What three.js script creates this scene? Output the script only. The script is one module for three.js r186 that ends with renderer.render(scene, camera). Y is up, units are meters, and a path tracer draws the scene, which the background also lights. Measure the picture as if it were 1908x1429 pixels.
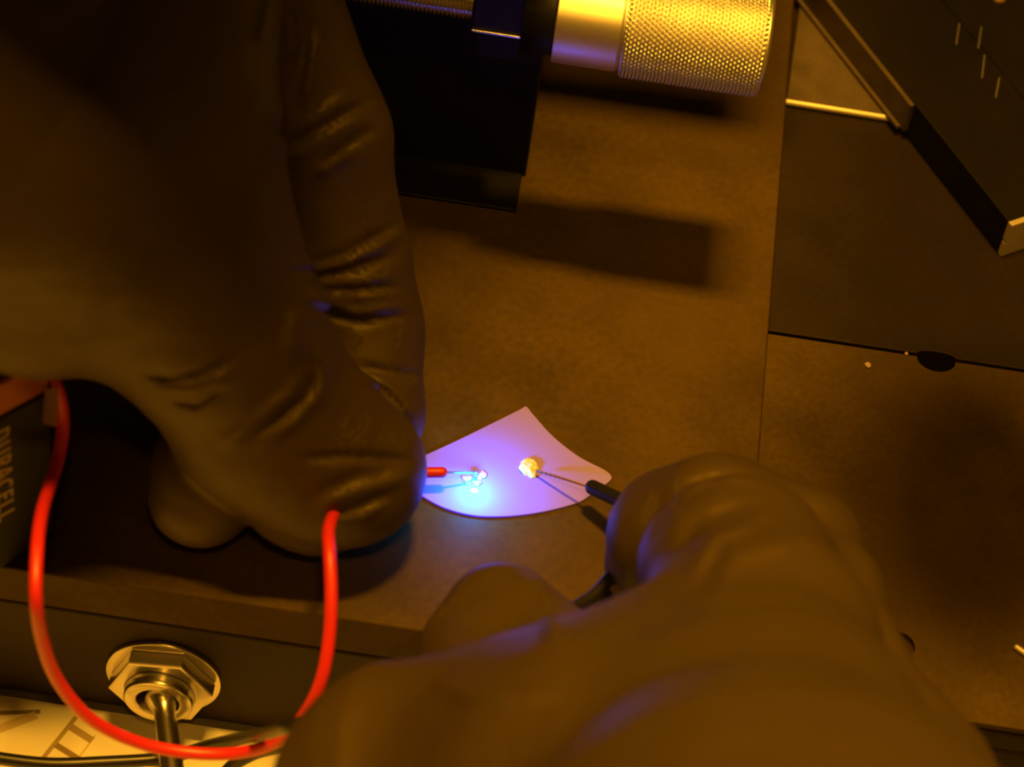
import * as THREE from 'three';
import { mergeGeometries, mergeVertices } from 'three/addons/utils/BufferGeometryUtils.js';
import { RoundedBoxGeometry } from 'three/addons/geometries/RoundedBoxGeometry.js';
import { RectAreaLightUniformsLib } from 'three/addons/lights/RectAreaLightUniformsLib.js';
import { ImprovedNoise } from 'three/addons/math/ImprovedNoise.js';

// ---------------------------------------------------------------- camera, lamps, exposure
// The world is laid out in millimetres about the middle of the centre plate (y = 0 is its top face,
// z towards the operator) and written to the scene in metres.
const MM = 0.001;
const scene = new THREE.Scene();
const camera = new THREE.PerspectiveCamera(15.073, 1908 / 1429, 0.02, 20);
camera.position.set(0, 344.72 * MM, 289.25 * MM);
camera.lookAt(0, 0, 0);
camera.rotateZ(THREE.MathUtils.degToRad(8.6));
camera.focus = 0.452;
camera.userData.fStop = 19;
scene.add(camera);

const renderer = new THREE.WebGLRenderer({ antialias: true });
renderer.toneMapping = THREE.LinearToneMapping;
renderer.toneMappingExposure = 1.07;
renderer.shadowMap.enabled = true;
renderer.shadowMap.type = THREE.PCFSoftShadowMap;
RectAreaLightUniformsLib.init();

const AMBER = new THREE.Color().setRGB(1, 0.445, 0.028);      // filtered clean-room light
const CEILING = 1900;                                       // ceiling height above the plate, mm
const LAMPS = [
  { at: [0, CEILING - 62, -60], size: [360, 130], power: 405, label: 'amber ceiling light panel straight above the black instrument box' },
  { at: [0, CEILING - 62, 1000], size: [360, 130], power: 102, label: 'amber ceiling light panel behind and above the operator' },
];
const LED = { color: new THREE.Color().setRGB(0.0, 0.17, 1), intensity: 0.00138 };
scene.background = new THREE.Color(0x000000);

// ---------------------------------------------------------------- helpers
const V = (a) => new THREE.Vector3(a[0], a[1], a[2]);
const noise = new ImprovedNoise();
function rng(seed) { let s = seed >>> 0; return () => ((s = (Math.imul(s, 1664525) + 1013904223) >>> 0) / 4294967296); }
const used = new Map();
function numbered(name) { const n = used.get(name) || 0; used.set(name, n + 1); return n ? `${name}_${String(n).padStart(3, '0')}` : name; }

// uv in metres, projected along the axis each corner faces
function metric(g) {
  const p = g.attributes.position, n = g.attributes.normal, uv = new Float32Array(p.count * 2);
  for (let i = 0; i < p.count; i++) {
    const a = Math.abs(n.getX(i)), b = Math.abs(n.getY(i)), c = Math.abs(n.getZ(i));
    const [u, v] = b >= a && b >= c ? [p.getX(i), p.getZ(i)] : c >= a ? [p.getX(i), p.getY(i)] : [p.getZ(i), p.getY(i)];
    uv[i * 2] = u * MM; uv[i * 2 + 1] = v * MM;
  }
  g.setAttribute('uv', new THREE.BufferAttribute(uv, 2));
  return g;
}
function thing(name, label, category, base = [0, 0, 0], group) {
  const o = new THREE.Group(); o.name = numbered(name); scene.add(o);
  o.position.set(base[0] * MM, base[1] * MM, base[2] * MM);
  o.userData = { label, category }; if (group) o.userData.group = group;
  return o;
}
// geo: one geometry or several, in world millimetres; becomes one mesh under parent
function part(name, geo, material, parent, { label, keepUV } = {}) {
  let list = (Array.isArray(geo) ? geo : [geo]).map((g) => { g = g.index ? g.toNonIndexed() : g; for (const k of Object.keys(g.attributes)) if (!['position', 'normal', 'uv'].includes(k)) g.deleteAttribute(k); return keepUV ? g : metric(g); });
  let g = list.length > 1 ? mergeGeometries(list) : list[0];
  g = mergeVertices(g, 1e-5);
  const w = new THREE.Vector3(); for (let q = parent; q && q !== scene; q = q.parent) w.add(q.position);
  g.translate(-w.x / MM, -w.y / MM, -w.z / MM); g.scale(MM, MM, MM);
  const m = new THREE.Mesh(g, material); m.name = parent === scene ? numbered(name) : name;
  if (label) m.userData.label = label;
  parent.add(m); return m;
}
function single(name, geo, material, label, category, extra = {}) {
  const m = part(name, geo, material, scene, extra);
  m.userData = { label, category }; if (extra.group) m.userData.group = extra.group;
  return m;
}
function struct(name, geo, material) { const m = part(name, geo, material, scene); m.userData = { kind: 'structure' }; return m; }
function box(x0, x1, y0, y1, z0, z1, r = 0) {
  const w = x1 - x0, h = y1 - y0, d = z1 - z0;
  const g = r ? new RoundedBoxGeometry(w, h, d, 2, r) : new THREE.BoxGeometry(w, h, d);
  return g.translate((x0 + x1) / 2, (y0 + y1) / 2, (z0 + z1) / 2);
}
// outline in plan ([x, z] pairs), from y0 up to y1
function slab(points, y0, y1, bevel = 0, holes = []) {
  const s = new THREE.Shape(points.map(([x, z]) => new THREE.Vector2(x, -z)));
  for (const h of holes) s.holes.push(new THREE.Path(h.map(([x, z]) => new THREE.Vector2(x, -z))));
  const g = new THREE.ExtrudeGeometry(s, { depth: y1 - y0 - 2 * bevel, bevelEnabled: bevel > 0, bevelThickness: bevel, bevelSize: bevel, bevelOffset: -bevel, bevelSegments: 3, curveSegments: 24 });
  return g.rotateX(-Math.PI / 2).translate(0, y0 + bevel, 0);
}
// [x, r] profile turned about an axis that runs along x
function turned(profile, at, seg = 96) {
  return new THREE.LatheGeometry(profile.map(([x, r]) => new THREE.Vector2(Math.max(r, 1e-4), x)), seg).rotateZ(-Math.PI / 2).translate(...at);
}
function tube(points, r, seg = 200, sides = 20, tension = 0.5) {
  const c = new THREE.CatmullRomCurve3(points.map(V), false, 'centripetal', tension);
  const caps = [[0, c.getPointAt(0)], [1, c.getPointAt(1)]].map(([, p]) => new THREE.SphereGeometry(r * 0.995, sides, 10).translate(p.x, p.y, p.z));
  return [new THREE.TubeGeometry(c, seg, r, sides, false), ...caps];
}
function ring(cx, cz, r, n = 28) { return Array.from({ length: n }, (_, i) => [cx + r * Math.cos(i / n * 2 * Math.PI), cz + r * Math.sin(i / n * 2 * Math.PI)]); }
function smooth(points, n = 60, closed = true) { return new THREE.CatmullRomCurve3(points.map(([x, z]) => new THREE.Vector3(x, 0, z)), closed, 'centripetal').getPoints(n).map((p) => [p.x, p.z]); }

// ---------------------------------------------------------------- materials
function field(size, f, srgb = false) {
  const d = new Uint8Array(size * size * 4);
  for (let j = 0; j < size; j++) for (let i = 0; i < size; i++) {
    const c = f(i / size, j / size, i, j), k = (j * size + i) * 4;
    d[k] = c[0]; d[k + 1] = c[1]; d[k + 2] = c[2]; d[k + 3] = 255;
  }
  const t = new THREE.DataTexture(d, size, size);
  t.wrapS = t.wrapT = THREE.RepeatWrapping; t.magFilter = THREE.LinearFilter; t.minFilter = THREE.LinearMipmapLinearFilter; t.generateMipmaps = true;
  if (srgb) t.colorSpace = THREE.SRGBColorSpace;
  t.needsUpdate = true; return t;
}
// noise that tiles: blend of the four shifted copies
function tiling(u, v, freq, z) {
  const n = (a, b) => noise.noise(a * freq, b * freq, z), s = (t) => t * t * (3 - 2 * t), a = s(u), b = s(v);
  return (n(u, v) * (1 - a) + n(u - 1, v) * a) * (1 - b) + (n(u, v - 1) * (1 - a) + n(u - 1, v - 1) * a) * b;
}
function repeated(t, metres) { const c = t.clone(); c.repeat.set(1 / metres, 1 / metres); c.needsUpdate = true; return c; }
const grey = (v) => { const k = Math.max(0, Math.min(255, Math.round(v))); return [k, k, k]; };
const rGrain = rng(11);
const grainMap = field(512, (u, v) => grey(208 + 30 * tiling(u, v, 6, 1.7) + 22 * tiling(u, v, 40, 4.1) + 30 * (rGrain() - 0.5)), true);
const grainBump = field(512, (u, v) => grey(128 + 60 * tiling(u, v, 60, 9.3) + 70 * (rGrain() - 0.5)));
const gloveBump = field(512, (u, v) => grey(128 + 40 * tiling(u, v, 14, 2.2) + 50 * tiling(u, v, 70, 6.4) + 50 * (rGrain() - 0.5)));
const brushed = field(512, (u, v, i, j) => grey(128 + 70 * tiling(u, v * 0.03, 220, 3.3) + 30 * (rGrain() - 0.5)));

const std = (o) => new THREE.MeshStandardMaterial(o);
const phys = (o) => new THREE.MeshPhysicalMaterial(o);
const rgb = (r, g, b) => new THREE.Color().setRGB(r, g, b);
const M = {
  plate: phys({ specularIntensity: 0.3, color: rgb(0.112, 0.07, 0.004), roughness: 0.62, map: repeated(grainMap, 0.05), bumpMap: repeated(grainBump, 0.03), bumpScale: 0.00002 }),
  sidePlate: phys({ specularIntensity: 0.3, color: rgb(0.112, 0.07, 0.004), roughness: 0.62, map: repeated(grainMap, 0.043), bumpMap: repeated(grainBump, 0.03), bumpScale: 0.00002 }),
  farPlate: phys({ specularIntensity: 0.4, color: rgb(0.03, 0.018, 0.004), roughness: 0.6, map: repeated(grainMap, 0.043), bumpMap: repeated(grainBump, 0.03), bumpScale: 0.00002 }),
  case: phys({ specularIntensity: 0.4, color: rgb(0.05, 0.032, 0.008), roughness: 0.55, map: repeated(grainMap, 0.06), bumpMap: repeated(grainBump, 0.03), bumpScale: 0.00003 }),
  black: phys({ specularIntensity: 0.5, color: rgb(0.007, 0.006, 0.004), roughness: 0.5, bumpMap: repeated(grainBump, 0.03), bumpScale: 0.00002 }),
  bar: phys({ specularIntensity: 0.45, color: rgb(0.016, 0.012, 0.008), roughness: 0.45, map: repeated(grainMap, 0.04), bumpMap: repeated(grainBump, 0.03), bumpScale: 0.00002 }),
  glove: phys({ specularColor: rgb(1, 0.85, 0.4), color: rgb(0.052, 0.034, 0.008), roughness: 0.52, bumpMap: repeated(gloveBump, 0.012), bumpScale: 0.00006 }),
  steel: std({ color: rgb(0.82, 0.76, 0.68), metalness: 1, roughness: 0.42, bumpMap: repeated(brushed, 0.02), bumpScale: 0.000004 }),
  knurl: std({ color: rgb(0.8, 0.78, 0.74), metalness: 1, roughness: 0.34 }),
  nickel: std({ color: rgb(0.72, 0.68, 0.62), metalness: 1, roughness: 0.24 }),
  sheet: std({ color: rgb(0.2, 0.15, 0.1), metalness: 0.3, roughness: 0.5, map: repeated(grainMap, 0.02), bumpMap: repeated(brushed, 0.02), bumpScale: 0.000006 }),
  bare: std({ color: rgb(0.85, 0.76, 0.64), metalness: 0.6, roughness: 0.5 }),
  red: phys({ color: rgb(0.66, 0.022, 0.025), roughness: 0.4, clearcoat: 0.15, clearcoatRoughness: 0.4 }),
  blackWire: phys({ color: rgb(0.012, 0.011, 0.011), roughness: 0.35 }),
  wireMetal: std({ color: rgb(0.6, 0.55, 0.5), metalness: 0.9, roughness: 0.35 }),
  tinned: std({ color: rgb(0.32, 0.2, 0.13), metalness: 0.5, roughness: 0.5 }),
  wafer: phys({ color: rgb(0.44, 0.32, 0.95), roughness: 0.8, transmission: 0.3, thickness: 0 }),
  gold: std({ color: rgb(0.92, 0.98, 0.3), metalness: 0.1, roughness: 0.45 }),
  copper: std({ color: rgb(0.9, 0.55, 0.42), metalness: 0.6, roughness: 0.35 }),
  led: std({ color: rgb(0.5, 0.6, 0.9), emissive: rgb(0.25, 0.75, 1), emissiveIntensity: 3, roughness: 0.5 }),
  crumb: std({ color: rgb(0.55, 0.4, 0.36), roughness: 0.8 }),
  mark: std({ color: rgb(0.2, 0.19, 0.17), roughness: 0.7 }),
  wall: std({ color: rgb(0.16, 0.155, 0.15), roughness: 0.9 }),
  ceiling: std({ color: rgb(0.22, 0.215, 0.2), roughness: 0.95 }),
  floor: std({ color: rgb(0.25, 0.24, 0.23), roughness: 0.6 }),
  bench: std({ color: rgb(0.2, 0.19, 0.18), roughness: 0.5 }),
  enamel: std({ color: rgb(0.6, 0.58, 0.55), roughness: 0.5 }),
  lamp: std({ color: rgb(0.9, 0.8, 0.6), emissive: AMBER, emissiveIntensity: 4, roughness: 0.6 }),
  tape: phys({ color: rgb(0.62, 0.42, 0.28), roughness: 0.45, transmission: 0.35, thickness: 0 }),
};

// ---------------------------------------------------------------- the room
{
  const R = { x: 2200, z0: -1700, z1: 2300, y0: -790, y1: CEILING, t: 120 };
  struct('floor', box(-R.x, R.x, R.y0 - R.t, R.y0, R.z0, R.z1), M.floor);
  struct('ceiling', box(-R.x, R.x, R.y1, R.y1 + R.t, R.z0, R.z1), M.ceiling);
  struct('wall_left', box(-R.x - R.t, -R.x, R.y0, R.y1, R.z0, R.z1), M.wall);
  struct('wall_right', box(R.x, R.x + R.t, R.y0, R.y1, R.z0, R.z1), M.wall);
  struct('wall_back', box(-R.x - R.t, R.x + R.t, R.y0, R.y1, R.z0 - R.t, R.z0), M.wall);
  struct('wall_front', box(-R.x - R.t, R.x + R.t, R.y0, R.y1, R.z1, R.z1 + R.t), M.wall);
}
for (const L of LAMPS) {
  const [x, y, z] = L.at, [w, d] = L.size, t = thing('ceiling_light', L.label, 'light', [x, CEILING, z]);
  const f = 16;
  part('frame', [box(x - w / 2 - f, x + w / 2 + f, CEILING - 60, CEILING, z - d / 2 - f, z - d / 2), box(x - w / 2 - f, x + w / 2 + f, CEILING - 60, CEILING, z + d / 2, z + d / 2 + f), box(x - w / 2 - f, x - w / 2, CEILING - 60, CEILING, z - d / 2, z + d / 2), box(x + w / 2, x + w / 2 + f, CEILING - 60, CEILING, z - d / 2, z + d / 2)], M.enamel, t);
  part('diffuser', box(x - w / 2, x + w / 2, CEILING - 56, CEILING - 46, z - d / 2, z + d / 2), M.lamp, t);
  const a = new THREE.RectAreaLight(AMBER, L.power, w * MM, d * MM);
  a.name = 'panel_light'; a.position.set(x * MM, y * MM, z * MM); a.lookAt(x * MM, -5, z * MM);
  scene.add(a);
}
{
  const t = thing('work_table', 'grey work table under the black instrument box', 'table', [0, -790, 0]);
  part('table_top', box(-700, 700, -62.8, -32.8, -420, 420, 4), M.bench, t);
  for (const sx of [-1, 1]) for (const sz of [-1, 1]) part('leg', box(sx * 640 - 25, sx * 640 + 25, -790, -62.8, sz * 360 - 25, sz * 360 + 25, 3), M.enamel, t);
}

// ---------------------------------------------------------------- instrument box with its plates and switch
const FRONT = 48.6, EDGE = 39.2, LOW = -2;
const boxThing = thing('instrument_box', 'dark brown metal box with a flat plate top and a toggle switch on its front', 'instrument', [0, -32.8, 0]);
part('body', box(-190, 190, -32.8, -8.9, -170, FRONT - 0.35, 0.8), M.case, boxThing);
part('centre_plate', box(-190, EDGE, -8.3, 0, -170, FRONT, 0.45), M.plate, boxThing, { label: 'raised brown centre plate' });
{
  const seam = -20.4, hole = [66.66, -20.92], hole2 = [62.09, 37.14], gap = 0.32;
  const x0 = EDGE + 0.15, x1 = 190;
  const arc = (side) => Array.from({ length: 15 }, (_, i) => { const a = Math.PI * i / 14; return [hole[0] + (side > 0 ? -1 : 1) * 3.1 * Math.cos(a), seam + side * (gap + 2.6 * Math.sin(a) * (side > 0 ? 1 : 0.35))]; });
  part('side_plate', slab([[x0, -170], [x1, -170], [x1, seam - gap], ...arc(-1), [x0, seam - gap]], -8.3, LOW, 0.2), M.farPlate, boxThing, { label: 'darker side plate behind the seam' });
  part('side_plate', slab([[x0, seam + gap], ...arc(1), [x1, seam + gap], [x1, FRONT], [x0, FRONT]], -3.3, LOW, 0.2, [ring(hole2[0], hole2[1], 2.75)]), M.sidePlate, boxThing);
  part('spacer', [box(x0, x1, -4.6, -3.32, seam + gap + 4, FRONT - 2.2), box(x0, x1, -8.3, -4.6, seam + gap + 4, FRONT - 0.2, 0.3)], M.case, boxThing);
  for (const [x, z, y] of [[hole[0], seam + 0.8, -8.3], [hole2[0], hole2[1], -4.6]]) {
    const s = part('hole_darkener', slab(ring(x, z, 2.5), y, y + 1.1, 0.2, [ring(x, z, 1.3, 6)]), M.black, boxThing, { label: 'black disc added to darken the open hole' });  // black discs added so the open holes stay dark inside
  }
}
{
  // toggle switch: axis along z out of the front face
  const c = [-45.16, -21.8, 48.3], z = FRONT - 0.35;
  const sw = new THREE.Group(); sw.name = 'toggle_switch'; sw.userData.label = 'silver toggle switch on the front face'; sw.position.set(c[0] * MM, (c[1] + 32.8) * MM, z * MM); boxThing.add(sw);
  const along = (g) => g.translate(c[0], c[1], z);
  const turnedZ = (prof, seg = 72) => new THREE.LatheGeometry(prof.map(([d, r]) => new THREE.Vector2(Math.max(r, 1e-4), d)), seg).rotateX(Math.PI / 2);
  part('washer', along(turnedZ([[0, 5], [0, 8.6], [0.15, 8.75], [0.75, 8.75], [0.9, 8.6], [0.9, 5]])), M.nickel, sw);
  const hex = new THREE.Shape(Array.from({ length: 6 }, (_, i) => { const a = i * Math.PI / 3 + 0.12; return new THREE.Vector2(8 * Math.cos(a), 8 * Math.sin(a)); }));
  hex.holes.push(new THREE.Path().absarc(0, 0, 5.2, 0, 2 * Math.PI));
  part('hex_nut', along(new THREE.ExtrudeGeometry(hex, { depth: 1.9, bevelEnabled: true, bevelThickness: 0.3, bevelSize: 0.3, bevelOffset: -0.3, bevelSegments: 2, curveSegments: 40 }).translate(0, 0, 1.2)), M.nickel, sw);
  const thread = [[0, 5.25]];
  for (let d = 0.2; d < 4.8; d += 0.55) thread.push([d, 5.25], [d + 0.27, 4.9]);
  thread.push([5.0, 5.2], [5.3, 4.9], [5.35, 3.5], [5.1, 3.2], [1.5, 3.0], [1.4, 0]);
  part('threaded_bushing', along(turnedZ(thread)), M.nickel, sw);
  const dir = new THREE.Vector3(0.29, -0.02, 0.95).normalize(), lever = new THREE.LatheGeometry([[0.001, -2.4], [1.7, -2.0], [2.5, -0.9], [2.7, 0.2], [2.1, 1.4], [1.62, 2.3], [1.6, 4], [1.95, 14], [2.3, 20], [2.35, 22.4], [1.9, 23.6], [0.9, 24.2], [0.001, 24.3]].map(([r, d]) => new THREE.Vector2(r, d)), 48);
  lever.applyQuaternion(new THREE.Quaternion().setFromUnitVectors(new THREE.Vector3(0, 1, 0), dir)).translate(0.6, 0, 4.2);
  part('lever', along(lever), M.nickel, sw);
}

// ---------------------------------------------------------------- printed sheet on the table
{
  const cv = document.createElement('canvas'); cv.width = 1400; cv.height = 1000;
  const k = cv.getContext('2d'), X0 = -130, Z0 = 49.4, S = 10;
  k.fillStyle = '#efe9dc'; k.fillRect(0, 0, 1400, 1000);
  const r = rng(5);
  for (let i = 0; i < 9000; i++) { k.fillStyle = `rgba(120,105,80,${0.05 * r()})`; k.fillRect(r() * 1400, r() * 1000, 1 + 3 * r(), 1 + r()); }
  const at = ([x, z]) => [(x - X0) * S, (z - Z0) * S];
  const stroke = (a, b, w, c) => { k.strokeStyle = c; k.lineWidth = w * S; k.beginPath(); k.moveTo(...at(a)); k.lineTo(...at(b)); k.stroke(); };
  const dark = '#8f7a55', mid = '#a8946c', pale = '#cdb98f';
  stroke([-76.63, 54.15], [-63.67, 51.23], 0.75, dark); stroke([-75.28, 59.75], [-64.1, 51.9], 1.5, pale);
  stroke([-58.13, 51.22], [-62.95, 62.93], 0.7, mid); stroke([-54.58, 53.92], [-57.62, 61.98], 0.28, pale);
  stroke([-58.92, 52.93], [-54.86, 54.94], 1.2, mid); stroke([-60.09, 56.65], [-55.69, 58.77], 1.0, dark);
  stroke([-61.91, 61.02], [-57.48, 62.63], 0.9, mid);
  k.fillStyle = pale; k.fillRect(900, 180, 12, 380);
  const t = new THREE.CanvasTexture(cv); t.colorSpace = THREE.SRGBColorSpace;
  const g = new THREE.PlaneGeometry(140, 100, 28, 20).rotateX(-Math.PI / 2);
  const g2 = new THREE.BoxGeometry(140, 0.14, 100).translate(X0 + 70, -32.72, Z0 + 50), p = g2.attributes.position, uv = g2.attributes.uv;
  for (let i = 0; i < p.count; i++) uv.setXY(i, (p.getX(i) - X0) / 140, 1 - (p.getZ(i) - Z0) / 100);
  single('printed_sheet', g2, std({ map: t, roughness: 0.85 }), 'bright sheet of paper with pale brown print below the box front', 'paper', { keepUV: true });
}

// ---------------------------------------------------------------- micrometer head on its black carriage
{
  const A = [3.05, 47, -33.52], ay = 47, az = A[2];
  const [xRing0, xRing1, xEnd] = [[-1.65, 47, -32.48][0], [8.43, 47, -33.52][0], [29.92, 47, -32.91][0]];
  const t = thing('micrometer_head', 'silver micrometer head with a knurled thimble beside a smooth ring on a black block', 'micrometer', [xRing0 - 30, 0, az]);
  // knurled thimble: a diamond relief cut into the cylinder
  const R = 7.95, L = xEnd - xRing1 - 0.5, nu = 560, nx = 190, rows = 62, pos = [], idx = [];
  const skew = rows / (2 * Math.PI * R);
  for (let j = 0; j <= nx; j++) for (let i = 0; i <= nu; i++) {
    const x = j / nx * L, a = i / nu * 2 * Math.PI;
    const s1 = a * rows / (2 * Math.PI) + x * skew * 0.72, s2 = a * rows / (2 * Math.PI) - x * skew * 0.72;
    const tri = (s) => Math.abs(((s % 1) + 1) % 1 - 0.5) * 2;
    const edge = Math.min(1, x / 0.5, (L - x) / 0.5);
    const relief = Math.min(1, 1.5 * Math.min(1 - tri(s1), 1 - tri(s2)) * 1.0) * 0.42 * edge;
    const r = R - 0.42 * edge - (1 - edge) * 0.35 + relief;
    pos.push(x, r * Math.cos(a), r * Math.sin(a));
  }
  for (let j = 0; j < nx; j++) for (let i = 0; i < nu; i++) { const a = j * (nu + 1) + i, b = a + nu + 1; idx.push(a, a + 1, b, b, a + 1, b + 1); }
  const kg = new THREE.BufferGeometry(); kg.setAttribute('position', new THREE.Float32BufferAttribute(pos, 3)); kg.setIndex(idx); kg.computeVertexNormals();
  kg.translate(xRing1 + 0.3, ay, az);
  part('knurled_thimble', kg, M.knurl, t, { label: 'thimble with a diamond knurl' });
  part('end_cap', turned([[0, 3], [0, 7.5], [0.25, 7.75], [0.7, 7.4], [0.7, 0]], [xEnd - 0.3, ay, az]), M.steel, t);
  part('smooth_ring', turned([[0, 5], [0, 7.0], [0.2, 7.25], [xRing1 - xRing0 - 0.45, 7.25], [xRing1 - xRing0 - 0.2, 7.0], [xRing1 - xRing0 + 0.4, 7.0]], [xRing0, ay, az], 128), M.steel, t);
  const xB0 = [-14.05, 47, -33.92][0], xB1 = [-5.97, 47, -33.91][0];
  part('black_collar', turned([[xB1 - xRing0 - 0.5, 3], [xB1 - xRing0 - 0.5, 6.3], [-0.2, 6.3], [0, 6.1], [0.3, 3]], [xRing0, ay, az]), M.black, t);
  part('clamp_block', [box(xB0, xB1, ay - 2.6, ay + 10, az - 10, az + 3.6, 0.4), box(xB0 + 0.5, xB1 - 0.5, ay - 12, ay - 2.4, az - 9, az - 1, 0.4)], M.black, t);
  part('edge_strip', box(xB0 + 0.1, xB1 - 0.1, ay - 2.5, ay - 2.05, az + 3.4, az + 4.0, 0.15), M.nickel, t, { label: 'bright metal edge strip' });
  const thr = [[0, 0]];
  const len = xB0 - (-48);
  for (let x = 0; x < len; x += 0.62) thr.push([x, 2.5], [x + 0.16, 2.85], [x + 0.36, 2.85], [x + 0.5, 2.5]);
  part('threaded_barrel', turned(thr, [-48, ay, az], 64), M.nickel, t);
  const cx = [-2.9, 0, -44.41];
  part('shade_slab', [box(-60, 33, 78, 90, -125, -62.5, 0.6), box(-58, -8, 36, 78.5, -120, -84, 0.6)], M.black, t);  // unseen slab and its post, added to shade the plate behind the thimble
  part('carriage', [box(-60, cx[0], 0, 36, -74, cx[2], 0.5), box(-60, cx[0] - 9, 36, 39.5, -70, cx[2] - 2, 0.4), box(-60, cx[0] - 0.6, 0, 0.7, cx[2] - 1, -36, 0.2)], M.black, t);  // last box: thin black sheet standing in for shadow on the plate
}

// ---------------------------------------------------------------- metal plate and graduated bar at the upper right
{
  const o = [[40.77, -106.86], [39.32, -72.49], [60.37, -72.26], [61.59, -75.43], [46.79, -102.46], [44.23, -107.64]];
  const t = thing('metal_plate', 'thin bare metal plate with a bright front edge beside the knurled thimble', 'plate', [o[1][0], LOW, o[1][1]]);
  part('plate', slab(o, LOW, -0.6, 0.15), M.sheet, t);
  part('polished_edge', tube([[o[1][0] + 0.2, -1.2, o[1][1] - 0.15], [o[2][0] - 0.2, -1.2, o[2][1] - 0.15]], 0.6, 20, 20), M.bare, t, { label: 'bright front edge' });

  const p0 = V([76.91, 6, -44.27]), p1 = V([44.87, 6, -92.51]), dir = p1.clone().sub(p0).setY(0).normalize(), side = new THREE.Vector3(-dir.z, 0, dir.x);
  if (side.x < 0) side.negate();
  const bar = thing('graduated_bar', 'black bar with short white marks lying diagonally at the upper right', 'bar', [p0.x, LOW, p0.z]);
  const q = (s, w) => [p0.x + dir.x * s + side.x * w, p0.z + dir.z * s + side.z * w];
  part('body', slab([q(1.1, 0), q(130, 0), q(130, 60), q(1.1, 60)], LOW, 6, 0.25), M.bar, bar);
  const s1 = V([59.85, 6, -68.86]).sub(p0).dot(dir);
  part('side_cover', slab([q(s1, -0.9), q(130, -0.9), q(130, -0.05), q(s1, -0.05)], -0.5, 5.9, 0.15), M.sheet, bar, { label: 'bare metal cover on the slanted side' });
  part('side_ridge', slab([q(s1 + 1, -1.7), q(130, -1.7), q(130, -0.95), q(s1 + 1, -0.95)], -0.55, 0.35, 0.2), M.sheet, bar);
  part('end_plate', slab([q(0, 0.1), q(1.1, 0.1), q(1.1, 60), q(0, 60)], 1.6, 5.85, 0.2), M.bare, bar, { label: 'bare metal end face' });
  part('end_plate', slab([q(0.2, 0.1), q(1.1, 0.1), q(1.1, 60), q(0.2, 60)], LOW, 1.3, 0.2), M.bare, bar, { label: 'bare metal end face' });
  const l0 = V([72.56, 6, -83.95]).sub(p0), w0 = l0.dot(side);
  part('raised_edge', slab([q(1.2, w0), q(130, w0), q(130, 60), q(1.2, 60)], 5.98, 6.22, 0.08), M.bar, bar);
  const marks = [[[67.49, -90.74], [67.02, -85.17]], [[71.36, -90.63], [70.86, -85.07]], [[72, -83.69], [71.59, -77.84]], [[74.6, -78.55], [73.99, -73.53]]];
  for (const [[xa, za], [xb, zb]] of marks) {
    const n = new THREE.Vector2(zb - za, -(xb - xa)).normalize().multiplyScalar(0.09);
    part('graduation_mark', slab([[xa + n.x, za + n.y], [xb + n.x, zb + n.y], [xb - n.x, zb - n.y], [xa - n.x, za - n.y]], 5.95, 6.26), M.mark, bar);
  }
  const s = [74.38, 6.6, -98.84];
  part('copper_stud', new THREE.SphereGeometry(1.25, 28, 14, 0, 2 * Math.PI, 0, Math.PI / 2).scale(1, 0.7, 1).translate(s[0], 6.1, s[2]), M.copper, bar);
}

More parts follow.
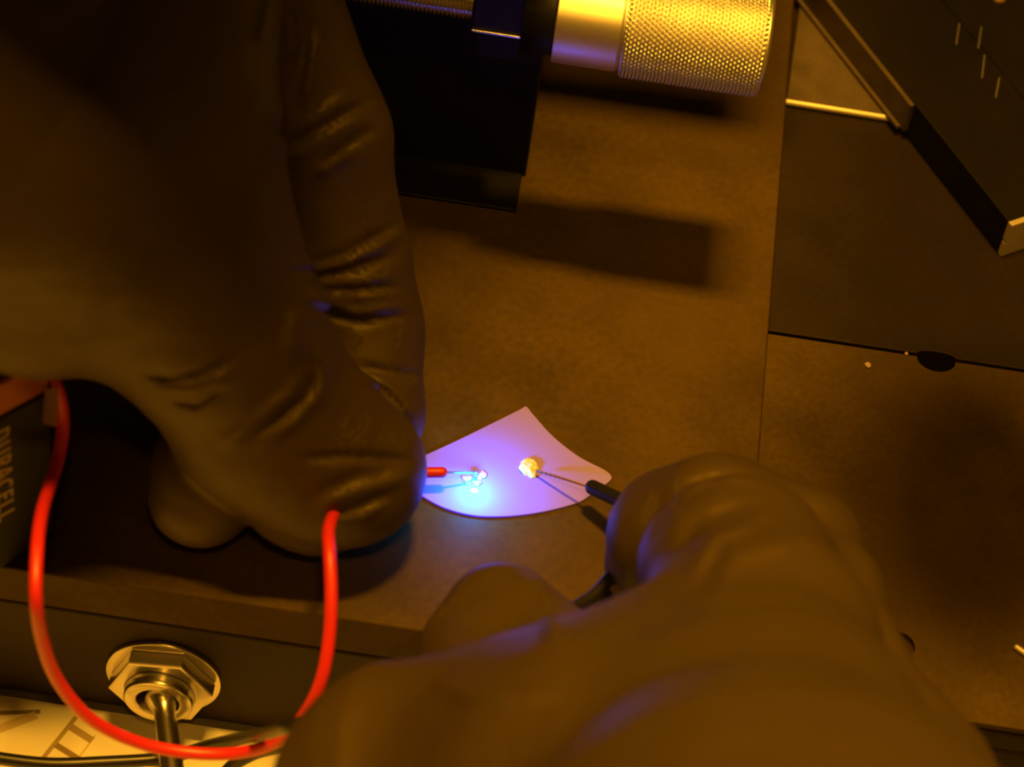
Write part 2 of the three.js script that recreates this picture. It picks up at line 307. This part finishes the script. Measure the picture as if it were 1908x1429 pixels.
// ---------------------------------------------------------------- wafer with its two contacts and the glowing spot
{
  const rim = smooth([[2.65, 4.45], [3.7, 5.55], [7.37, 9.46], [11.85, 12.73], [16.35, 14.81], [17.1, 15.72], [16.7, 16.73], [14.93, 18.84], [13.02, 21.06], [9.65, 23.15], [5.77, 24.91], [1.46, 26.24], [-2.92, 26.87], [-7.46, 26.2], [-11.8, 24.16], [-14.75, 22.25], [-15.01, 20.43], [-11.54, 17.04], [-7.1, 13.23], [1.74, 5.28]], 160).slice(0, -1);
  const t = thing('wafer_piece', 'broken piece of pale wafer glowing blue between the two probe tips', 'wafer', [2, 0.02, 16]);
  part('wafer', slab(rim, 0.02, 0.45, 0.14), M.wafer, t);
  const blob = (c, sx, sy, sz, seed, amp) => {
    const g = mergeVertices(new THREE.IcosahedronGeometry(1, 12).deleteAttribute('uv').deleteAttribute('normal')), p = g.attributes.position, v = new THREE.Vector3();
    for (let i = 0; i < p.count; i++) { v.fromBufferAttribute(p, i); const k = 1 + amp * noise.noise(v.x * 1.7 + seed, v.y * 1.7, v.z * 1.7 + seed) + amp * 0.1 * noise.noise(v.x * 3.4 + seed, v.y * 3.4, v.z * 3.4); p.setXYZ(i, v.x * k * sx, v.y * k * sy, v.z * k * sz); }
    g.computeVertexNormals(); return g.translate(...c);
  };
  const g1 = [4.36, 0.8, 16.28], g2 = [5.1, 0.7, 17.73], c1 = [-3.78, 0.8, 20.25], c2 = [-2.48, 0.8, 19.48];
  part('metal_contact', [blob([g1[0], 0.62, g1[2]], 1.3, 0.6, 1.45, 3.1, 0.35), blob([g2[0], 0.55, g2[2]], 0.5, 0.4, 0.6, 8.2, 0.4)], M.gold, t, { label: 'yellow gold contact blob' });
  part('metal_contact', [blob([c1[0], 0.55, c1[2]], 1.5, 0.45, 1.1, 5.7, 0.5), blob([c2[0], 0.7, c2[2] - 0.3], 0.75, 0.4, 0.6, 1.2, 0.5)], M.copper, t, { label: 'crumpled copper coloured contact' });
  const s = [-3.17, 0.45, 22.24];
  part('glowing_spot', new THREE.SphereGeometry(0.55, 24, 12, 0, 2 * Math.PI, 0, Math.PI / 2).scale(1, 0.35, 0.8).translate(s[0], 0.44, s[2]), M.led, t, { label: 'blue white glowing spot beside the copper contact' });
  const p = new THREE.SpotLight(LED.color, LED.intensity, 0, THREE.MathUtils.degToRad(86), 0.2); p.name = 'wafer_glow';   // the junction sends its light down into the wafer
  p.position.set(s[0] * MM, 4.3 * MM, (s[2] + 0.5) * MM); p.target.position.set(s[0] * MM, 0, (s[2] + 0.5) * MM); p.shadow.radius = 0.03; scene.add(p, p.target);
}

// ---------------------------------------------------------------- red lead and black lead
{
  const t = thing('red_lead', 'red insulated wire looping from the battery through the left glove to a needle', 'wire', [-40, 0, 55]);
  const pts = [[-66.18, 36, 36], [-63.55, 34, 38.69], [-61.91, 30, 39.12], [-61.12, 25, 40.52], [-61.13, 22, 43.94], [-61.21, 22, 48.77], [-60.66, 25, 56.63], [-59.48, 27, 64.33], [-58.46, 25, 69.84], [-57.61, 17, 71.12], [-55.54, 8, 71.52], [-50.98, 0, 71.82], [-44.41, -6, 70.7], [-37.65, -8, 69.84], [-30.83, -7, 69.36], [-25.18, -2, 69.67], [-21.55, 5, 68.93], [-19.8, 11, 66.52], [-19.62, 16, 62.54], [-20.27, 20, 58.23], [-21.34, 22, 53.44], [-22.13, 21, 48.62], [-21.25, 16, 39.35], [-17.67, 9, 29.25], [-14.46, 5.5, 24.96]];
  part('insulation', tube(pts, 0.92, 420, 24), M.red, t);
  part('sleeve', tube([[-15.21, 6, 25.6], [-11.76, 4.6, 23.68], [-8.31, 4.3, 22.73]], 0.82, 30, 24), M.red, t);
  part('needle', [...tube([[-9.02, 4.3, 22.87], [-6.26, 3.6, 21.84], [-3.57, 2.6, 20.58], [-3.14, 1.6, 20.03]], 0.2, 30, 12), new THREE.SphereGeometry(0.5, 20, 14).translate(...[-3.39, 2.2, 20.39])], M.wireMetal, t);
}
{
  const t = thing('black_lead', 'black insulated wire running through the right glove to a twisted bare tip', 'wire', [0, 0, 60]);
  part('insulation', tube([[-71.41, -26, 64.32], [-66.56, -26, 64.49], [-59.41, -26, 64.17], [-50.94, -26, 62.38], [-43.29, -26, 60.36], [-39.84, -25, 59.43], [-36.52, -21, 60.27], [-33.12, -16, 61.95], [-29.74, -8, 65.79], [-26.94, 2, 71.24], [-24.69, 9, 74.77], [-22.53, 14, 76.95], [-18.52, 16, 76.07], [-11.84, 20, 73.62], [1.55, 22, 65.97], [9.87, 16, 55.74], [12.69, 13, 50.6], [15.86, 12, 46.66], [17.85, 12, 43.25], [20.72, 13, 37.87], [21.17, 10, 29.62], [19.12, 7, 24.69]], 0.98, 420, 20), M.blackWire, t);
  part('sleeve', tube([[20.34, 8.6, 27.2], [17.11, 7, 24.57], [14.16, 5.6, 22.31]], 1.15, 30, 24), M.blackWire, t);
  const strands = [];
  const c = new THREE.CatmullRomCurve3([[14.66, 5.6, 22.52], [10.59, 4, 20.41], [5.65, 1.6, 17.61]].map(V));
  for (const ph of [0, Math.PI]) {
    const pts = Array.from({ length: 60 }, (_, i) => { const p = c.getPoint(i / 59), a = ph + i * 0.8; return [p.x, p.y + 0.11 * Math.cos(a), p.z + 0.13 * Math.sin(a)]; });
    strands.push(...tube(pts, 0.12, 150, 8));
  }
  part('twisted_tip', strands, M.tinned, t);
  const t2 = thing('wire_loop', 'short piece of black wire curving under the red wire at the lower edge', 'wire', [-30, -32, 60]);
  part('insulation', tube([[-34.2, -28, 65.69], [-33.45, -26, 61.17], [-30.12, -22, 60.09], [-25.66, -16, 61.65], [-21.44, -8, 65.31], [-17.17, 4, 71.59]], 0.98, 80, 18), M.blackWire, t2);
}

// ---------------------------------------------------------------- battery
{
  const e = [-62.7, 0, 42.4], al = THREE.MathUtils.degToRad(47), nrm = [Math.sin(al), Math.cos(al)], lft = [-Math.cos(al), Math.sin(al)];
  const q = (l, b) => [e[0] + lft[0] * l - nrm[0] * b, e[2] + lft[1] * l - nrm[1] * b];
  const c = q(8.75, 13);
  const t = thing('battery', 'black and copper block battery standing behind the red wire at the left edge', 'battery', [c[0], 0, c[1]]);
  const outline = (i) => [q(i, i), q(17.5 - i, i), q(17.5 - i, 26.5 - i), q(i, 26.5 - i)];
  part('case', slab(outline(0), 0, 34, 0.7), phys({ specularIntensity: 0.35, color: rgb(0.01, 0.008, 0.006), roughness: 0.5 }), t);
  part('copper_band', slab(outline(0), 34.02, 41, 0.7), std({ color: rgb(0.34, 0.09, 0.04), metalness: 0.35, roughness: 0.4 }), t);
  const cv = document.createElement('canvas'); cv.width = 768; cv.height = 192; const k = cv.getContext('2d');
  k.fillStyle = '#191715'; k.fillRect(0, 0, 768, 192); k.fillStyle = '#9c8a66'; k.font = 'bold 150px sans-serif'; k.textAlign = 'center'; k.textBaseline = 'middle';
  k.save(); k.translate(384, 100); const wd = k.measureText('DURACELL').width; k.scale(740 / wd, 1.05); k.fillText('DURACELL', 0, 0); k.restore();
  const tx = new THREE.CanvasTexture(cv); tx.colorSpace = THREE.SRGBColorSpace; tx.anisotropy = 8;
  // the word reads downwards: its left end is at the top
  const top = 32, bot = 10.5, g = new THREE.BufferGeometry(), pts = [];
  for (const [l, y] of [[5.3, top], [10, top], [5.3, bot], [10, bot]]) { const [x, z] = q(l, -0.03); pts.push(x, y, z); }
  g.setAttribute('position', new THREE.Float32BufferAttribute(pts, 3)); g.setAttribute('uv', new THREE.Float32BufferAttribute([0, 1, 0, 0, 1, 1, 1, 0], 2)); g.setIndex([0, 1, 2, 2, 1, 3]); g.computeVertexNormals();
  part('lettering', g, phys({ specularIntensity: 0.35, map: tx, roughness: 0.5 }), t, { keepUV: true });
  for (const b of [7, 19.5]) { const [x, z] = q(8.75, b); part('terminal', slab(ring(x, z, b < 10 ? 2.8 : 3.6), 41, 43, 0.2), M.nickel, t); }
  const tp = [[-62.69, 36, 43.69], [-61.72, 32, 39.77], [-61.5, 27, 42.71], [-62.08, 34, 48.04]].map(V);
  const strip = new THREE.BufferGeometry(), sp = [];
  const n = V([-56.79, 60, 65.58]).sub(V([-59.99, 44, 53.01])).normalize().multiplyScalar(0.12);
  const quad = (a, b, cc, d) => sp.push(...[a, b, cc, a, cc, d].flatMap((v) => [v.x, v.y, v.z]));
  const up = tp.map((v) => v.clone().add(n));
  quad(up[0], up[3], up[2], up[1]); quad(tp[0], tp[1], tp[2], tp[3]);
  for (let i = 0; i < 4; i++) { const j = (i + 1) % 4; quad(tp[i], up[i], up[j], tp[j]); }
  strip.setAttribute('position', new THREE.Float32BufferAttribute(sp, 3)); strip.computeVertexNormals();
  single('tape_strip', strip, M.tape, 'small frayed strip of brownish tape on the red wire by the battery', 'tape');
}

// ---------------------------------------------------------------- crumbs and a metal pin on the side plates
{
  const crumb = (c, r, seed, label) => {
    const g = mergeVertices(new THREE.IcosahedronGeometry(r, 4).deleteAttribute('uv').deleteAttribute('normal')), p = g.attributes.position;
    for (let i = 0; i < p.count; i++) { const k = 1 + 0.6 * noise.noise(p.getX(i) * 3 / r + seed, p.getY(i) * 3 / r, p.getZ(i) * 3 / r); p.setXYZ(i, p.getX(i) * k, p.getY(i) * k * 0.6, p.getZ(i) * k); }
    g.computeVertexNormals();
    single('crumb', g.translate(c[0], LOW + r * 0.5, c[2]), M.crumb, label, 'crumb');
  };
  crumb([55.63, -1.8, -16.39], 0.48, 3, 'larger pale crumb on the side plate below the seam');
  crumb([61.76, -1.8, -20.12], 0.26, 9, 'tiny pale crumb next to the hole in the seam');
  single('metal_pin', tube([[79.68, -1.55, 34.52], [81.77, -1.55, 35.89], [87.35, -1.55, 39.49]], 0.45, 20, 16), M.bare, 'thin metal pin lying on the side plate at the right edge', 'pin');
}

// ---------------------------------------------------------------- microscope standing over the box (above the picture; it shades the right side, added blocks shade the left)
{
  const c = [64.56, -2, 0.52], t = thing('microscope', 'black microscope over the right side of the box, with added shading blocks on the left', 'microscope', [c[0], -32.8, -250]);
  const vert = (prof) => new THREE.LatheGeometry(prof.map(([y, r]) => new THREE.Vector2(Math.max(r, 1e-4), y)), 48).translate(c[0], 0, c[2]);
  part('objective', vert([[178, 0], [178, 20], [186, 26], [200, 28], [232, 28], [234, 29], [262, 29], [264, 0]]), M.black, t);
  part('tube', vert([[263, 0], [263, 23], [400, 23], [402, 22], [440, 24], [440, 0]]), M.black, t);
  part('arm', box(c[0] - 16, c[0] + 16, 300, 345, -285, c[2] - 15, 6), M.black, t);
  part('column', box(c[0] - 24, c[0] + 24, -22, 420, -290, -240, 6), M.black, t);
  part('cross_arm', box(-150, c[0] - 24, 300, 345, -290, -250, 6), M.black, t);  // added beam that carries the unseen shading blocks
  part('shade_blocks', [box(-170, -12, 262, 345, -252, 32, 8), box(-60, 0, 185, 300, -252, -26, 8), box(-60, -24, 290, 372, -120, 10, 8), box(-170, -18, 368, 396, 150, 274, 10), box(-170, -120, 330, 396, -60, 160, 10)], M.black, t);  // unseen blocks added to keep lamp light off the left hand and plate
  part('foot', box(c[0] - 90, c[0] + 90, -32.8, -20, -330, -190, 4), M.black, t);
}

// ---------------------------------------------------------------- gloved hands
// A hand is a field: tapered capsules joined with a smooth minimum, with folds pressed into it, meshed by surface nets.
function capsule(p, b) {
  const [ax, ay, az, ra] = b.a, [bx, by, bz, rb] = b.b, dx = bx - ax, dy = by - ay, dz = bz - az;
  const px = p[0] - ax, py = p[1] - ay, pz = p[2] - az, t = Math.max(0, Math.min(1, (px * dx + py * dy + pz * dz) * b.inv));
  return Math.hypot(px - dx * t, py - dy * t, pz - dz * t) - (ra + (rb - ra) * t);
}
const smin = (a, b, k) => { const h = Math.max(k - Math.abs(a - b), 0) / k; return Math.min(a, b) - h * h * k * 0.25; };
const chain = (...j) => j.slice(1).map((b, i) => { const a = j[i]; return { a, b, inv: 1 / ((b[0] - a[0]) ** 2 + (b[1] - a[1]) ** 2 + (b[2] - a[2]) ** 2) }; });
const UP = [0, Math.sin(THREE.MathUtils.degToRad(50)), Math.cos(THREE.MathUtils.degToRad(50))];   // folds are pressed in along this slant
function foldField(folds) {
  const E = [1, 0, 0], F = [0, UP[2], -UP[1]];
  const flat = (q) => [q[0], q[1] * F[1] + q[2] * F[2]];
  const segs = [];
  for (const f of folds) { const pts = f.p.map(flat); for (let i = 0; i < pts.length - 1; i++) segs.push({ a: pts[i], b: pts[i + 1], w: f.w, amp: f.amp, t0: i / (pts.length - 1), t1: (i + 1) / (pts.length - 1), key: f }); }
  return (p) => {
    const x = p[0], y = p[1] * F[1] + p[2] * F[2], best = new Map(); let sum = 0;
    for (const s of segs) {
      const dx = s.b[0] - s.a[0], dy = s.b[1] - s.a[1], t = Math.max(0, Math.min(1, ((x - s.a[0]) * dx + (y - s.a[1]) * dy) / (dx * dx + dy * dy)));
      const d = Math.hypot(x - s.a[0] - dx * t, y - s.a[1] - dy * t) / s.w;
      if (d > 2.6) continue;
      const u = s.t0 + (s.t1 - s.t0) * t, fade = Math.min(1, 4 * Math.min(u, 1 - u) + 0.12), v = s.amp * fade * Math.exp(-d * d), o = best.get(s.key) || 0;
      if (Math.abs(v) > Math.abs(o)) best.set(s.key, v);
    }
    for (const v of best.values()) sum += v;
    return sum;
  };
}
function handField({ groups, folds, between }) {
  const fold = foldField(folds);
  return (p) => {
    let d = 1e9;
    for (const g of groups) { let e = 1e9; for (const b of g.bones) e = smin(e, capsule(p, b), g.k); d = d > 1e8 ? e : smin(d, e, g.between ?? between); }
    if (d < 5 && d > -5) d -= fold(p) + 0.22 * noise.noise(p[0] * 0.11, p[1] * 0.11, p[2] * 0.11) + 0.1 * noise.noise(p[0] * 0.31, p[1] * 0.31, p[2] * 0.31);
    return d;
  };
}
function surfaceNet(f, lo, hi, cell) {
  const n = lo.map((v, i) => Math.ceil((hi[i] - v) / cell) + 1), [nx, ny, nz] = n, d = new Float32Array(nx * ny * nz).fill(99), B = 8;
  const q = [0, 0, 0], half = B * cell * 0.5, diag = half * Math.sqrt(3) + 3;
  for (let k = 0; k < nz; k += B) for (let j = 0; j < ny; j += B) for (let i = 0; i < nx; i += B) {
    q[0] = lo[0] + i * cell + half; q[1] = lo[1] + j * cell + half; q[2] = lo[2] + k * cell + half;
    const c = f(q), skip = Math.abs(c) > diag;
    for (let z = k; z < Math.min(k + B, nz); z++) for (let y = j; y < Math.min(j + B, ny); y++) for (let x = i; x < Math.min(i + B, nx); x++) {
      q[0] = lo[0] + x * cell; q[1] = lo[1] + y * cell; q[2] = lo[2] + z * cell;
      d[(z * ny + y) * nx + x] = skip ? c : f(q);
    }
  }
  const id = new Int32Array(nx * ny * nz).fill(-1), pos = [], nor = [], idx = [], at = (x, y, z) => (z * ny + y) * nx + x;
  const edges = [[0, 1], [2, 3], [4, 5], [6, 7], [0, 2], [1, 3], [4, 6], [5, 7], [0, 4], [1, 5], [2, 6], [3, 7]], v = new Float64Array(8);
  for (let z = 0; z < nz - 1; z++) for (let y = 0; y < ny - 1; y++) for (let x = 0; x < nx - 1; x++) {
    let m = 0; for (let c = 0; c < 8; c++) { v[c] = d[at(x + (c & 1), y + (c >> 1 & 1), z + (c >> 2))]; if (v[c] < 0) m |= 1 << c; }
    if (m === 0 || m === 255) continue;
    let sx = 0, sy = 0, sz = 0, s = 0;
    for (const [a, b] of edges) if ((v[a] < 0) !== (v[b] < 0)) { const t = v[a] / (v[a] - v[b]); sx += (a & 1) + t * ((b & 1) - (a & 1)); sy += (a >> 1 & 1) + t * ((b >> 1 & 1) - (a >> 1 & 1)); sz += (a >> 2) + t * ((b >> 2) - (a >> 2)); s++; }
    id[at(x, y, z)] = pos.length / 3; pos.push(lo[0] + (x + sx / s) * cell, lo[1] + (y + sy / s) * cell, lo[2] + (z + sz / s) * cell);
  }
  const quad = (a, b, c, e, flip) => { if (a < 0 || b < 0 || c < 0 || e < 0) return; flip ? idx.push(a, c, b, a, e, c) : idx.push(a, b, c, a, c, e); };
  for (let z = 1; z < nz - 1; z++) for (let y = 1; y < ny - 1; y++) for (let x = 1; x < nx - 1; x++) {
    const o = d[at(x, y, z)] < 0;
    if (o !== d[at(x + 1, y, z)] < 0) quad(id[at(x, y - 1, z - 1)], id[at(x, y, z - 1)], id[at(x, y, z)], id[at(x, y - 1, z)], !o);
    if (o !== d[at(x, y + 1, z)] < 0) quad(id[at(x - 1, y, z - 1)], id[at(x - 1, y, z)], id[at(x, y, z)], id[at(x, y, z - 1)], !o);
    if (o !== d[at(x, y, z + 1)] < 0) quad(id[at(x - 1, y - 1, z)], id[at(x, y - 1, z)], id[at(x, y, z)], id[at(x - 1, y, z)], !o);
  }
  const e = cell * 0.6, g3 = [0, 0, 0];
  for (let i = 0; i < pos.length; i += 3) {
    const g = [0, 0, 0];
    for (let a = 0; a < 3; a++) { g3[0] = pos[i]; g3[1] = pos[i + 1]; g3[2] = pos[i + 2]; g3[a] += e; const h = f(g3); g3[a] -= 2 * e; g[a] = h - f(g3); }
    const l = Math.hypot(...g) || 1; nor.push(g[0] / l, g[1] / l, g[2] / l);
  }
  const g = new THREE.BufferGeometry(); g.setAttribute('position', new THREE.Float32BufferAttribute(pos, 3)); g.setAttribute('normal', new THREE.Float32BufferAttribute(nor, 3)); g.setIndex(idx);
  return g;
}
function handMesh(spec, label) {
  const lo = [1e9, 1e9, 1e9], hi = [-1e9, -1e9, -1e9];
  for (const g of spec.groups) for (const b of g.bones) for (const j of [b.a, b.b]) for (let a = 0; a < 3; a++) { lo[a] = Math.min(lo[a], j[a] - j[3] - 4); hi[a] = Math.max(hi[a], j[a] + j[3] + 4); }
  const g = surfaceNet(handField(spec), lo, hi, spec.cell);
  const uv = metric(g);
  g.translate(-spec.base[0], -spec.base[1], -spec.base[2]).scale(MM, MM, MM);
  const m = new THREE.Mesh(uv, M.glove); m.name = numbered('gloved_hand'); m.position.set(spec.base[0] * MM, spec.base[1] * MM, spec.base[2] * MM); m.userData = { label, category: 'hand' };
  scene.add(m); return m;
}
const W1 = 0.75, W2 = 1.1;
// left hand, reaching in from the upper left: thumb in front, index finger behind it, two curled fingers below
handMesh({
  base: [-22.39, 10, 29.93], cell: 0.85, between: 2.2,
  groups: [
    { k: 6, bones: [...chain([-110.3, 106, 1.5, 30], [-83.41, 84, 9.52, 29], [-58.2, 78, 3.46, 17.5], [-56, 72, 13.45, 17.2], [-54.61, 64, 19.42, 17.4]), ...chain([-54.61, 64, 19.42, 17.4], [-50.2, 52, 26.18, 16.5]), ...chain([-82.51, 50, 32.99, 17], [-67.1, 49, 30.09, 16.5], [-54.93, 46, 24.82, 16.5]), ...chain([-81.28, 78, 25.31, 25], [-67.12, 70, 27.1, 22]), ...chain([-80.8, 62, 31.08, 19], [-62.57, 62, 29.24, 18])] },
    { k: 4, between: 6, bones: chain([-49.83, 50, 24.24, 16.8], [-42.08, 38, 28.93, 14.8], [-33.52, 24, 32.33, 13.2], [-25.39, 17, 33.05, 12], [-20.98, 14.5, 33, 10.8]) },
    { k: 3, between: 1.0, bones: chain([-59.45, 80, -20.88, 15], [-46.65, 62, -17.06, 12], [-33.38, 42, -6.06, 10.2], [-27.49, 24, 3.58, 10.1], [-23.87, 17, 7.94, 9.2], [-20.09, 11, 19.02, 8.2]) },
    { k: 3, between: 1.2, bones: chain([-35.95, 20, 26.48, 8], [-41.14, 13, 35.11, 7.9], [-42.05, 9.2, 37.48, 7.7]) },
    { k: 3, between: 1.0, bones: chain([-35.2, 26, 36.27, 8], [-28.23, 11.5, 35.73, 7.6], [-24.71, 9, 35.99, 7.2]) },
    { k: 3, between: 1.2, bones: chain([-67.31, 38, 23.91, 9], [-61.04, 24, 14.69, 8], [-57.47, 13, 9.04, 7.2]) },
  ],
  folds: [
    { p: [[-37.52, 62, 16.04], [-34.51, 62, 12.91], [-29.97, 62, 7.95], [-25.38, 62, 2.7]], w: W1, amp: -0.7 }, { p: [[-37.03, 60, 16.33], [-33.49, 60, 13.2], [-29.05, 60, 8.37], [-24.52, 60, 3.68]], w: W2, amp: 0.5 },
    { p: [[-35.53, 62, 12.51], [-32.12, 62, 8.42], [-28.43, 62, 3.36]], w: W2, amp: 0.6 }, { p: [[-32.02, 56, 14.35], [-29.52, 56, 11.32], [-26.89, 56, 8.87]], w: W1, amp: 0.6 },
    { p: [[-31.56, 56, 12.59], [-28.21, 56, 7.67], [-24.69, 56, 3.4]], w: W1, amp: -0.6 }, { p: [[-39.08, 70, 9.22], [-38.91, 72, 5.48], [-38.99, 74, 0.14]], w: W1, amp: 0.8 },
    { p: [[-35.19, 66, 11.06], [-34.47, 68, 5.59], [-33.63, 70, -1.08]], w: W2, amp: 0.7 }, { p: [[-36.17, 66, 11.79], [-36.11, 68, 5.94], [-36.31, 70, -1.57]], w: W2, amp: -0.6 },
    { p: [[-32.33, 40, 19.09], [-26.28, 38, 14.07], [-22.18, 38, 10.5], [-18.96, 38, 5.8]], w: W1, amp: 0.7 }, { p: [[-31.95, 40, 17.68], [-26.53, 38, 12.44], [-19.49, 38, 4.83]], w: W1, amp: -0.5 },
    { p: [[-31.91, 36, 16.94], [-26.18, 36, 14.1], [-19.14, 36, 9.08]], w: W1, amp: -0.7 }, { p: [[-30.28, 36, 17.44], [-24.49, 34, 14.25], [-19.37, 34, 12.05]], w: W1, amp: 0.6 },
    { p: [[-30.35, 34, 16.48], [-24.33, 34, 15.36], [-18.4, 34, 13.43]], w: W1, amp: -0.6 }, { p: [[-28.66, 34, 17.38], [-23.48, 32, 15.07], [-18.3, 32, 13.18]], w: W1, amp: 0.5 },
    { p: [[-29.65, 34, 18.41], [-23.8, 32, 18.14], [-16.86, 32, 15.08]], w: W2, amp: 0.7 }, { p: [[-29.54, 32, 18.58], [-23.69, 30, 18.12], [-16.71, 30, 15.16]], w: W1, amp: -0.7 },
    { p: [[-22.71, 24, 21.4], [-18.16, 24, 21.43], [-13.46, 24, 21.52]], w: W1, amp: -0.7 }, { p: [[-21.14, 24, 22.43], [-16.59, 22, 23.32], [-12.81, 20, 27.01]], w: W1, amp: 0.6 }, { p: [[-20.15, 24, 23.86], [-15.86, 22, 25.72], [-13.13, 18, 26.46]], w: W1, amp: -0.6 },
    { p: [[-30.06, 44, 29.3], [-29.99, 42, 31.98], [-29.83, 40, 36.11]], w: W2, amp: 0.8 }, { p: [[-27.68, 42, 31.52], [-25.68, 38, 33.59], [-25.91, 34, 35.66], [-29.1, 32, 39.98], [-33.3, 30, 43.5]], w: W2, amp: 1.0 },
    { p: [[-28.1, 40, 35.77], [-29.39, 38, 39.67], [-34.23, 34, 43.09], [-39.08, 30, 44.62]], w: W2, amp: 0.8 }, { p: [[-26.66, 40, 36.46], [-27.33, 36, 38.09], [-30.8, 34, 41.46], [-36.13, 32, 44.7]], w: W1, amp: -0.7 },
    { p: [[-49.23, 50, 49.4], [-45.11, 48, 48.58], [-40.77, 46, 44.81], [-36.45, 46, 40.62]], w: W1, amp: -0.7 }, { p: [[-45.79, 44, 48.74], [-41.79, 42, 46.86], [-37.37, 42, 43.14]], w: W1, amp: -0.6 }, { p: [[-46.5, 46, 48.76], [-41.88, 44, 46.46], [-36.88, 44, 42.06]], w: W2, amp: 0.5 },
    { p: [[-27.77, 24, 39.28], [-21.31, 22, 36.05], [-12.38, 18, 31.93]], w: W1, amp: -0.7 }, { p: [[-24.47, 20, 44.5], [-18.31, 20, 39.95], [-11.37, 16, 32.54]], w: W2, amp: 0.6 }, { p: [[-26.01, 22, 44.9], [-19.96, 22, 39.89], [-13.01, 18, 32.94]], w: W2, amp: -0.5 },
    { p: [[-23.68, 14, 42.94], [-17.91, 14, 40.3], [-14.88, 14, 37.08]], w: W1, amp: 0.5 }, { p: [[-23.8, 16, 42.75], [-18.13, 16, 39.54], [-14.06, 14, 34.66]], w: W1, amp: -0.5 },
  ],
}, 'left hand in a black rubber glove pinching the red lead with thumb and index finger');

// right hand, reaching in from the lower right: index finger bent down over the black lead, thumb on its other side
handMesh({
  base: [26.95, 0, 34.97], cell: 0.9, between: 2,
  groups: [
    { k: 13, bones: [...chain([38.59, 110, 181.28, 30], [35.33, 82, 140.6, 28], [35.55, 59, 99.6, 15], [34.9, 52.5, 82.15, 12.4]), ...chain([-2.83, 34, 99.54, 19.6], [13.87, 46, 98.08, 14.6], [32.86, 48.5, 82.22, 11.6]), ...chain([36.27, 62, 109.46, 17], [16.85, 56, 113.55, 21])] },
    { k: 3, between: 2, bones: chain([48.3, 34, 81.29, 9.5], [47.05, 20, 61.19, 8.6], [42.12, 11, 52.33, 8]) },
    { k: 3, between: 2, bones: chain([51.43, 34, 90.42, 8.6], [50.55, 20, 73.62, 7.6], [45.07, 11, 64.46, 7]) },
    { k: 5, between: 4, bones: chain([58.12, 56, 112.14, 14], [56.5, 42, 89.89, 9.4], [53.05, 39, 82.03, 8.4], [47.56, 36, 69.36, 7.8], [44.69, 32, 56.6, 8.2], [40.18, 30, 47.81, 8.4]) },
    { k: 4, between: 6, bones: chain([36.22, 51, 77.62, 13], [32.49, 42, 61.17, 11.8], [32.78, 26, 55.42, 10]) },
    { k: 3, between: 1.2, bones: chain([41.65, 30, 47.53, 9.6], [30.87, 28, 43.03, 9.2], [26.13, 22, 41.67, 9.2], [25.51, 11.5, 38.76, 8.6]) },
    { k: 5, between: 2.5, bones: chain([26.85, 36, 86.4, 12], [14.47, 24, 72.84, 10], [3.15, 16, 56.16, 8.1]) },
    { k: 4, between: 2.5, bones: chain([4.84, 24, 76.71, 10], [-0.72, 16, 61.33, 6.5]) },
  ],
  folds: [
    { p: [[20.5, 38, 55.66], [22.64, 40, 49.97], [27.94, 42, 47.11], [35.15, 42, 46.37]], w: W1, amp: -0.5 },
    { p: [[24.24, 40, 60.89], [27.05, 42, 54.74], [33.92, 42, 49.82], [41.12, 42, 49.36]], w: W2, amp: 0.5 }, { p: [[23.4, 40, 59.28], [26.21, 42, 53.1], [33.12, 42, 48.6]], w: W1, amp: -0.5 },
    { p: [[26.48, 40, 62.24], [29.87, 44, 58.39], [37.44, 44, 54.29], [43.9, 44, 54.85]], w: W2, amp: 0.5 }, { p: [[25.37, 40, 61.57], [28.71, 44, 57.01], [36.63, 44, 52.64]], w: W1, amp: -0.4 },
    { p: [[-3.95, 30, 73.36], [2.92, 32, 72.88], [10.41, 32, 69.96]], w: W2, amp: 0.6 },
    { p: [[4.69, 18, 48.4], [7.87, 18, 49.68], [9.58, 16, 51.64]], w: W1, amp: 0.5 },
  ],
}, 'right hand in a black rubber glove holding the black lead beside the wafer');

// ---------------------------------------------------------------- shadows, then hand over
scene.traverse((o) => {
  if (o.isMesh) { o.castShadow = true; o.receiveShadow = true; }
  if (o.isPointLight) { o.castShadow = true; o.shadow.mapSize.set(1024, 1024); o.shadow.camera.near = 0.0005; o.shadow.camera.far = 3; }
});
renderer.render(scene, camera);
